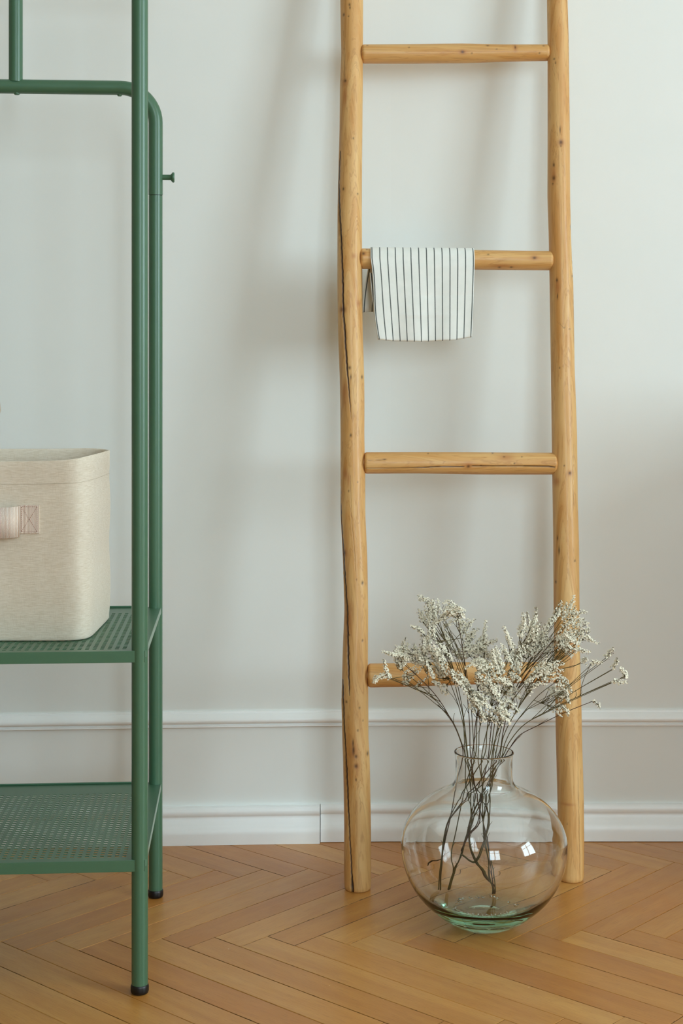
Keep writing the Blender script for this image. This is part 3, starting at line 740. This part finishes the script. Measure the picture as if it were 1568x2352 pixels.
# corner of a beige cloth hanging at the very left above the bag
M_cloth = mat_simple('beige_cloth', srgb(205, 188, 166), .9, .08, 60, .3)
cv = []; cf = []; NX, NZ = 24, 40
for j in range(NZ + 1):
    for i in range(NX + 1):
        tz = j / NZ; tx = i / NX
        zt = 1.722; zb = H - (972 - HY) * 2.65 / F
        right = (4.8 - CX) * 2.65 / F - .10 * tz - .006 * max(0, 1 - tz / .02) ** 2
        z = zb + (zt - zb) * tz + .030 * (1 - tx) * (1 - tz) * .4
        if j == 0 and i > NX - 3: z += .004 * (i - NX + 3)
        x = right - .24 * (1 - tx); y = 2.645 + .007 * math.sin(tx * 14) * (1 - .5 * tz)
        if tz > .93: y = y * (1 - (tz - .93) / .07) + 2.658 * ((tz - .93) / .07)
        cv.append((x, y, z))
for j in range(NZ):
    for i in range(NX): a = j * (NX + 1) + i; cf.append((a, a + 1, a + NX + 2, a + NX + 1))
cl = mesh('hanging_cloth', cv, cf, M_cloth, None, True); so = cl.modifiers.new('solidify', 'SOLIDIFY'); so.thickness = .003
cl['label'] = 'rounded corner of a beige cloth hanging at the left edge above the bag'; cl['category'] = 'cloth'

# ------------------------------------------------------------------ glass vase
def mat_glass():
    t = NT('pale_green_glass'); b_ = t.b; b_.inputs['Base Color'].default_value = (1, 1, 1, 1); b_.inputs['Roughness'].default_value = 0.0
    b_.inputs['Transmission Weight'].default_value = 1; b_.inputs['IOR'].default_value = 1.47
    v = t.coords(scale=(1, 1, 2.0)); t.bump(t.noise(v, 16, 2), .05, .004)
    va = t.node('ShaderNodeVolumeAbsorption', {'Color': (.40, .82, .62, 1), 'Density': 10.0}); t.link(va.outputs[0], t.out.inputs['Volume'])
    return t.m
M_glass = mat_glass()
VC = P(1111, 1940, 2.551); vx, vy = VC.x, VC.y
zc, Rv, Hu, Hl = .137, .1408, .1055, .137
vase = thing('glass_vase', 'round clear glass vase with greenish base on the parquet between the ladder feet', 'vase', (vx, vy, 0))
out_p = [(0.0, .0030), (.020, .0026), (.030, .0008), (.036, .0004)]
for a in np.linspace(-73, 0, 24): out_p.append((Rv * math.cos(math.radians(a)) ** .985, zc + (Hl - .0005) * math.sin(math.radians(a)) - (.0052 * max(0, -a - 50) / 23 if a < -50 else 0)))
for a in np.linspace(3, 62, 20): out_p.append((Rv * math.cos(math.radians(a)), zc + Hu * math.sin(math.radians(a))))
out_p += [(p.x, p.y) for p in catmull([Vector((.0590, .2345, 0)), Vector((.0530, .2395, 0)), Vector((.0495, .2460, 0)), Vector((.0482, .255, 0)), Vector((.0480, .270, 0)), Vector((.0482, .285, 0)), Vector((.0500, .2925, 0))], 5)]
out_p += [(.0505, .2942), (.0500, .2956), (.0485, .2960), (.0470, .2955), (.0462, .2940)]
inn = [(.0455, .286), (.0448, .270), (.0448, .255), (.0462, .2440), (.0500, .2365), (.0560, .2310)]
for a in np.linspace(62, 3, 20): inn.append(((Rv - .0030) * math.cos(math.radians(a)), zc + (Hu - .0030) * math.sin(math.radians(a))))
for a in np.linspace(0, -90, 34):
    s = math.sin(math.radians(a)); inn.append(((Rv - .0034) * math.cos(math.radians(a)) ** 1.0, zc + (Hl - .0035 - .025 * max(0, -s) ** 4.5) * s))
inn[-1] = (0.0, inn[-1][1])
b = MB(); NV = 128; b.lathe(out_p + inn, NV)
# outer bottom is closed by the first profile point at radius 0 (degenerate ring merged)
vo = b.build('body', M_glass, vase, smooth=True)
bm = bmesh.new(); bm.from_mesh(vo.data); bmesh.ops.remove_doubles(bm, verts=bm.verts, dist=1e-5); bmesh.ops.recalc_face_normals(bm, faces=bm.faces); bm.to_mesh(vo.data); bm.free()
# raised moulded marks inside a ring on the base
b = MB(); RR_ = random.Random(5)
for k in range(44):
    a = 2 * math.pi * k / 44 + RR_.uniform(-.03, .03)
    if RR_.random() < .25: continue
    rr_ = .052 + RR_.uniform(-.003, .004); x, y = rr_ * math.cos(a), rr_ * math.sin(a); s = RR_.uniform(.003, .0055)
    zi = zc - (Hl - .0035 - .025 * .70) * math.sqrt(max(0, 1 - (rr_ / (Rv - .0034)) ** 2)) - .0006
    b.tube([(x - s * RR_.uniform(-1, 1), y - s * .6, zi), (x, y, zi + .0022), (x + s, y + s * RR_.uniform(-1, 1), zi)], [.001, .0020, .001], 6)
o = b.build('embossed_mark', M_glass, vase, smooth=True); o['kind'] = 'stuff'

# ------------------------------------------------------------------ dried statice
M_stem = mat_simple('olive_stem', srgb(96, 84, 44), .75, .2, 40, .2); M_twig = mat_simple('brown_stem', srgb(84, 56, 32), .8, .2, 40, .2)
M_petal = mat_simple('white_petal', srgb(247, 240, 218), .75, .05, 90, 0); M_calyx = mat_simple('olive_calyx', srgb(112, 106, 70), .8, .15, 80, 0)
def Z5(x, y): return (840 + x / 2.529, 1340 + y / 2.529)
ST = {1: [(300, 72), (350, 95), (380, 140)], 2: [(392, 95), (400, 160), (395, 215)], 3: [(318, 165), (325, 215), (345, 245)], 4: [(530, 178), (500, 140), (450, 155)], 5: [(520, 165), (485, 175), (440, 215)],
 6: [(258, 245), (300, 262), (330, 290)], 7: [(232, 315), (220, 370), (245, 405)], 8: [(325, 305), (332, 370), (345, 410)], 9: [(275, 355), (290, 390), (310, 425)], 10: [(365, 235), (368, 290), (365, 335)],
 11: [(365, 365), (395, 430), (440, 540)], 12: [(90, 398), (130, 412), (175, 430)], 13: [(98, 440), (112, 490), (128, 545)], 14: [(42, 582), (60, 545), (115, 535)], 15: [(180, 405), (240, 430), (195, 490)],
 16: [(235, 425), (280, 440), (335, 452)], 17: [(243, 585), (270, 540), (340, 485)], 18: [(458, 275), (470, 310), (490, 350)], 19: [(518, 208), (540, 235), (545, 260)], 20: [(405, 345), (430, 370), (460, 400)],
 21: [(500, 400), (560, 415), (620, 392)], 22: [(622, 218), (580, 255), (560, 310)], 23: [(655, 262), (625, 300), (600, 355)], 24: [(697, 212), (690, 270), (682, 330)], 25: [(765, 328), (710, 345), (660, 365)],
 26: [(550, 395), (630, 395), (700, 390)], 27: [(590, 485), (650, 462), (722, 505)], 28: [(498, 498), (520, 550), (565, 600)], 29: [(395, 575), (425, 590), (460, 605)], 30: [(798, 248), (820, 300), (850, 370)],
 31: [(748, 365), (760, 430), (785, 500)], 32: [(845, 340), (860, 400), (862, 475)], 33: [(935, 165), (940, 240), (905, 320)], 34: [(987, 138), (985, 200), (955, 265)], 35: [(1000, 228), (980, 280), (960, 335)],
 36: [(1042, 238), (1020, 290), (995, 340)], 37: [(1060, 300), (985, 365), (920, 410)], 38: [(1118, 112), (1112, 180), (1065, 240)], 39: [(1212, 66), (1190, 130), (1130, 190)], 40: [(1288, 170), (1240, 176), (1205, 190)],
 41: [(1268, 210), (1225, 215), (1175, 235)], 42: [(1300, 258), (1245, 290), (1200, 335)], 43: [(1355, 352), (1310, 335), (1285, 310)], 44: [(1305, 402), (1260, 395), (1215, 392)], 45: [(1155, 280), (1125, 335), (1175, 385)],
 46: [(1095, 325), (1065, 360), (1035, 405)], 47: [(1155, 470), (1090, 482), (1005, 522)], 48: [(1283, 435), (1275, 455), (1262, 462)], 49: [(1195, 630), (1165, 575), (1120, 560)], 50: [(1180, 690), (1150, 635), (1095, 650)],
 51: [(1180, 768), (1155, 735), (1118, 718)], 52: [(1437, 372), (1420, 400), (1395, 432)], 53: [(1462, 432), (1455, 465), (1440, 492)], 54: [(1375, 465), (1345, 462), (1310, 470)], 55: [(1505, 542), (1490, 505), (1470, 490)],
 56: [(1522, 578), (1480, 572), (1435, 565)], 57: [(1360, 732), (1345, 705), (1322, 682)], 58: [(1045, 478), (985, 520), (930, 590)], 59: [(630, 545), (675, 575), (705, 610)], 60: [(595, 610), (640, 650), (685, 685)],
 61: [(700, 515), (722, 580), (742, 645)], 62: [(745, 560), (790, 568), (835, 598)], 63: [(815, 640), (850, 655), (885, 662)], 64: [(615, 640), (632, 690), (655, 730)], 65: [(680, 745), (695, 775), (715, 800)],
 66: [(735, 735), (770, 765), (805, 795)], 67: [(882, 745), (850, 720), (825, 700)], 68: [(550, 530), (575, 570), (590, 615)], 69: [(755, 675), (780, 690), (805, 705)], 70: [(890, 565), (860, 540), (838, 520)],
 71: [(430, 520), (410, 490), (395, 450)], 72: [(1190, 300), (1170, 330), (1130, 360)], 73: [(890, 330), (905, 370), (880, 420)], 74: [(640, 400), (680, 430), (700, 470)], 75: [(780, 350), (810, 390), (830, 440)], 76: [(1060, 420), (1030, 460), (990, 500)]}
DENSE = {11: 4, 16: 4, 27: 4, 32: 4, 45: 4, 50: 4, 59: 4, 61: 4, 60: 4, 62: 3, 37: 3, 66: 4, 15: 3, 4: 4, 5: 3, 2: 3, 26: 3, 42: 3, 47: 3, 64: 3, 28: 3, 35: 3, 36: 3, 63: 3, 57: 1, 56: 1, 52: 1, 54: 1, 53: 1, 55: 1, 48: 1, 14: 1, 1: 1, 6: 1, 40: 1, 43: 1, 44: 1, 24: 1, 30: 1, 34: 1, 33: 2, 65: 3, 31: 3, 72: 3, 12: 1, 13: 1}
GR = [
 ((12, 13, 14), (1063, 1735), 0, 'arching lowest across the rung, its spray ending furthest left'),
 ((15, 16, 17), (1068, 1738), 0, 'with a dense spray over the left end of the lowest rung'),
 ((7, 9, 6), (1072, 1730), 1, 'with small upright clusters at the left above the lowest rung'),
 ((1, 2, 3), (1075, 1742), 1, 'the tallest at the left, its hooked tip against the wall'),
 ((4, 5, 10, 8), (1080, 1732), 2, 'with a rounded curling top beside the tall left one'),
 ((11, 20, 29, 71), (1070, 1745), 2, 'with thick white clusters crossing the lowest rung at left'),
 ((18, 19, 22, 23), (1088, 1738), 3, 'with feathery olive tips left of the bouquet middle'),
 ((24, 25, 26, 21, 74), (1092, 1732), 3, 'with a single pointed spike rising near the middle'),
 ((27, 28, 68), (1083, 1745), 4, 'with a bright white cluster in front of the lowest rung'),
 ((59, 60, 64, 65), (1098, 1746), 4, 'drooping low and dense at the front left of middle'),
 ((61, 62, 69, 66), (1105, 1748), 5, 'drooping low and dense in the very middle above the vase mouth'),
 ((30, 31, 70, 75), (1112, 1735), 5, 'with a leaning pointed tip right of the middle gap'),
 ((32, 63, 67, 73), (1120, 1745), 6, 'short and bushy just right of the middle'),
 ((33, 34, 35), (1125, 1733), 6, 'with twin upright spikes right of the middle'),
 ((36, 37, 46), (1132, 1738), 7, 'with a loose plume left of the right ladder upright'),
 ((38, 39, 40), (1138, 1733), 7, 'tallest at the right, tip before the ladder upright'),
 ((41, 42, 43), (1143, 1738), 8, 'fanning past the right upright near the top'),
 ((44, 45, 48, 47, 72), (1146, 1742), 8, 'with a dense white head overlapping the right upright'),
 ((52, 53, 54, 55, 56), (1152, 1740), 8, 'thin and sparse, reaching furthest right beyond the ladder'),
 ((49, 50, 51), (1150, 1747), 6, 'drooping in white clumps over the right upright'),
 ((57,), (1155, 1744), 7, 'nearly bare, with one drooping tip right of the ladder'),
 ((58, 76), (1128, 1748), 5, 'with a green-tinged plume rising to the right of the middle'),
]
BASES = [  # paths inside the vase, photo px, depth offset at the foot
 [(1008, 2047, .048), (1012, 1990, .04), (1020, 1930, .03), (1034, 1880, .02), (1047, 1815, .008)],
 [(1028, 2046, .055), (1041, 2010, .045), (1059, 1965, .03), (1068, 1925, .02), (1086, 1875, .01), (1103, 1845, 0)],
 [(1029, 2045, .055), (1041, 2008, .046), (1038, 1965, .03), (1047, 1915, .02), (1062, 1860, .01), (1075, 1800, 0)],
 [(1134, 2064, .070), (1133, 2038, .060), (1118, 2018, .050), (1092, 1980, .035), (1078, 1935, .02), (1080, 1885, .01), (1106, 1842, 0)],
 [(1134, 2060, .069), (1134, 2035, .058), (1128, 1985, .04), (1118, 1935, .025), (1110, 1885, .01), (1105, 1830, 0)],
 [(1133, 2045, .062), (1124, 2015, .05), (1119, 1980, .04), (1114, 1930, .02), (1109, 1880, .01), (1112, 1800, 0)],
 [(1058, 1955, .02), (1075, 1920, .01), (1100, 1885, .0), (1116, 1850, -.01), (1130, 1790, -.01)],
 [(1060, 1965, .025), (1088, 1982, .03), (1105, 1950, .02), (1122, 1880, .01), (1118, 1830, 0)],
]
neckc = VC.x
VD = 2.551
BL_TOTAL = 0
def blossom(mb, c, nrm, s, rnd):
    nrm = nrm.normalized(); a = nrm.orthogonal().normalized(); b_ = nrm.cross(a); ph = rnd.uniform(0, 6.28)
    a, b_ = a * math.cos(ph) + b_ * math.sin(ph), b_ * math.cos(ph) - a * math.sin(ph)
    base = len(mb.v); mb.v.append(tuple(c + nrm * s * .10)); 
    for k in range(5):
        th = 2 * math.pi * k / 5; th2 = th + math.pi / 5
        d1 = a * math.cos(th) + b_ * math.sin(th); d2 = a * math.cos(th2) + b_ * math.sin(th2)
        mb.v.append(tuple(c + d1 * s + nrm * s * .35)); mb.v.append(tuple(c + d2 * s * .52 + nrm * s * .22))
    for k in range(5):
        o1 = base + 1 + 2 * k; o0 = base + 1 + (2 * k - 1) % 10; o2_ = o1 + 1
        mb.f.append((base, o0, o1, o2_)); mb.mi.append(0)
    # calyx
    cb = len(mb.v); mb.v.append(tuple(c - nrm * s * 1.0))
    for k in range(3):
        th = 2 * math.pi * k / 3; mb.v.append(tuple(c + (a * math.cos(th) + b_ * math.sin(th)) * s * .38 + nrm * s * .16))
    for k in range(3): mb.f.append((cb, cb + 1 + k, cb + 1 + (k + 1) % 3)); mb.mi.append(1)
def near_first(st):   # attach end = nearest to the vase neck
    a, b_ = Z5(*st[0]), Z5(*st[-1]); d0 = math.hypot(a[0] - 1108, a[1] - 1760); d1 = math.hypot(b_[0] - 1108, b_[1] - 1760)
    return list(reversed(st)) if d1 < d0 else list(st)
for gi, (ids, nk, bi, desc) in enumerate(GR):
    rnd = random.Random(100 + gi)
    dd = {0: .00, 1: .03, 2: -.03, 3: .04, 4: -.045, 5: -.05, 6: .0, 7: .03, 8: -.02}[bi] + rnd.uniform(-.02, .02)
    if gi in (9, 10): dd = -.065
    item = thing('dried_flower_stem', 'dried white statice stem ' + desc, 'flower', (vx, vy, .03), group='dried statice stems in the glass vase')
    inv = Vector((-vx, -vy, -.03))
    nd = max(-.030, min(.030, dd * .5 + rnd.uniform(-.008, .008)))
    neck = P(nk[0], nk[1], VD + nd)
    bpath = BASES[(bi + gi) % len(BASES)] if gi % 3 else BASES[bi % len(BASES)]
    low = [P(x + rnd.uniform(-3, 3), y - abs(rnd.gauss(0, 2)), VD + o_) for (x, y, o_) in bpath]
    keep = [q for q in low if q.z < .185]
    lx = CX + keep[-1].x * F / keep[-1].y
    below = P(nk[0] * .6 + lx * .4 + rnd.uniform(-6, 6), 1800 + rnd.uniform(-8, 8), VD + nd * .6)
    atts = []
    for i in ids:
        st = near_first(ST[i]); atts.append((i, st, Z5(*st[0])))
    tgt = max(atts, key=lambda a: math.hypot(a[2][0] - nk[0], a[2][1] - nk[1]))
    tp = tgt[2]
    def mid(t, bow): 
        x = nk[0] + (tp[0] - nk[0]) * t; y = nk[1] + (tp[1] - nk[1]) * t
        return P(x - bow * (tp[0] - nk[0]) * .22 * math.sin(math.pi * t), y - 0, VD + nd + (dd - nd) * t)
    upper = [mid(t, 1) + Vector((rnd.uniform(-.0018, .0018), 0, rnd.uniform(-.0018, .0018))) for t in (.2, .4, .6, .8)] + [mid(1, 0)]
    main = catmull([q + inv for q in keep + [below, neck] + upper], 7)
    nkeep = (len(keep) + 1) * 7
    rads = [.00115 - .0006 * (k / len(main)) for k in range(len(main))]
    mb = MB(); mb.tube(main, rads, 6); nodes = main[nkeep:]
    # small side twigs
    for _ in range(5):
        k = rnd.randrange(8, len(main) - 2); p0 = main[k]; t = (main[k + 1] - main[k]).normalized(); sd = Vector((rnd.choice((-1, 1)) * rnd.uniform(.5, 1), rnd.uniform(-.5, .5), .6)).normalized()
        L = rnd.uniform(.008, .024) if k >= nkeep else rnd.uniform(.004, .009); mb.tube([p0, p0 + (t + sd * .6) * L * .6, p0 + (t + sd) * L], [.0005, .0004, .0003], 4)
    so = mb.build('stem', M_stem if gi % 4 else M_twig, item, smooth=True)
    for (i, st, ap) in atts:
        nsp = int(DENSE.get(i, 2) * 2.3 + .3) if DENSE.get(i, 2) > 1 else 2
        for s_ in range(nsp):
            jit = (0, 0) if s_ == 0 else (rnd.gauss(0, 9) * 2.5, rnd.gauss(0, 9) * 2.5) if DENSE.get(i, 2) > 1 else (rnd.uniform(-10, 10), rnd.uniform(-10, 10))
            dz_ = rnd.uniform(-.022, .022) if s_ else 0
            sc_ = 1 if s_ == 0 else rnd.uniform(.6, .95); cx_, cy_ = st[0]
            path = [P(*Z5(cx_ + (x - cx_) * sc_ + jit[0], cy_ + (y - cy_) * sc_ + jit[1]), VD + dd + dz_ - .006 * k) + inv for k, (x, y) in enumerate(st)]
            # branch from the main stem
            tt = rnd.uniform(.45, .88) if i != tgt[0] or s_ else .999
            kn = nodes[min(len(nodes) - 1, int(tt * (len(nodes) - 1)))]
            a_ = path[0]
            dist_ = (a_ - kn).length
            md = (kn + a_) / 2 + Vector((-(a_.x - kn.x) * .12 + rnd.uniform(-.003, .003), rnd.uniform(-.003, .003), -.05 * dist_ + rnd.uniform(-.002, .004)))
            if s_ and (a_ - hub).length < .035: md = (hub + a_) / 2 + Vector((rnd.uniform(-.002, .002), 0, -.003)); kn = hub
            sp = catmull(path, 8)
            bpts = catmull([kn, md, a_] if dist_ > .004 else [kn, kn.lerp(a_, .5), a_ + Vector((0, 0, .0003))], 5)
            if s_ == 0: hub = bpts[len(bpts) // 2 + 1]
            bb_ = MB(); bb_.tube(bpts + sp[1:], [.00056 - .00026 * k / (len(bpts) + len(sp)) for k in range(len(bpts) + len(sp) - 1)], 5)
            br = bb_.build('branch', M_stem, item, smooth=True)
            fs = MB(); L = sum((sp[k + 1] - sp[k]).length for k in range(len(sp) - 1))
            sparse = i in (57,); cnt = max(5, int(L / (.00068 if not sparse else .002)))
            for q in range(cnt):
                t = (q + rnd.random()) / cnt; ff = t * (len(sp) - 1); k = min(int(ff), len(sp) - 2); c = sp[k].lerp(sp[k + 1], ff - k)
                tan = (sp[k + 1] - sp[k]).normalized(); ang = rnd.gauss(0, 1.3); o1 = tan.orthogonal().normalized(); o2_ = tan.cross(o1)
                upv = (Vector((0, -.5, 1)) - tan * tan.dot(Vector((0, -.5, 1)))).normalized() if abs(tan.z) < .95 else o1
                sdv = tan.cross(upv); nr = upv * math.cos(ang) + sdv * math.sin(ang)
                rr2 = rnd.uniform(.0012, .0064) * (1 - .5 * t); s = rnd.uniform(.0017, .0028) * (1 - .3 * t)
                blossom(fs, c + nr * rr2, nr + tan * .5 + Vector((0, -.3, .1)), s, rnd); BL_TOTAL += 1
            fo = fs.build('flower_spike', [M_petal, M_calyx], br); fo['kind'] = 'stuff'
print('blossoms', BL_TOTAL)
# broken twig lying against the glass
b = MB(); tp = [P(978, 1991, VD + .095), P(990, 1983, VD + .09), P(1002, 1980, VD + .085), P(1012, 1974, VD + .08)]
b.tube([q - Vector((tp[0])) for q in tp], [.0012, .0018, .0014, .0008], 7)
o = b.build('broken_twig', M_twig, None, smooth=True); o.location = tp[0]; o['label'] = 'short broken brown twig leaning inside the vase at its left'; o['category'] = 'twig'
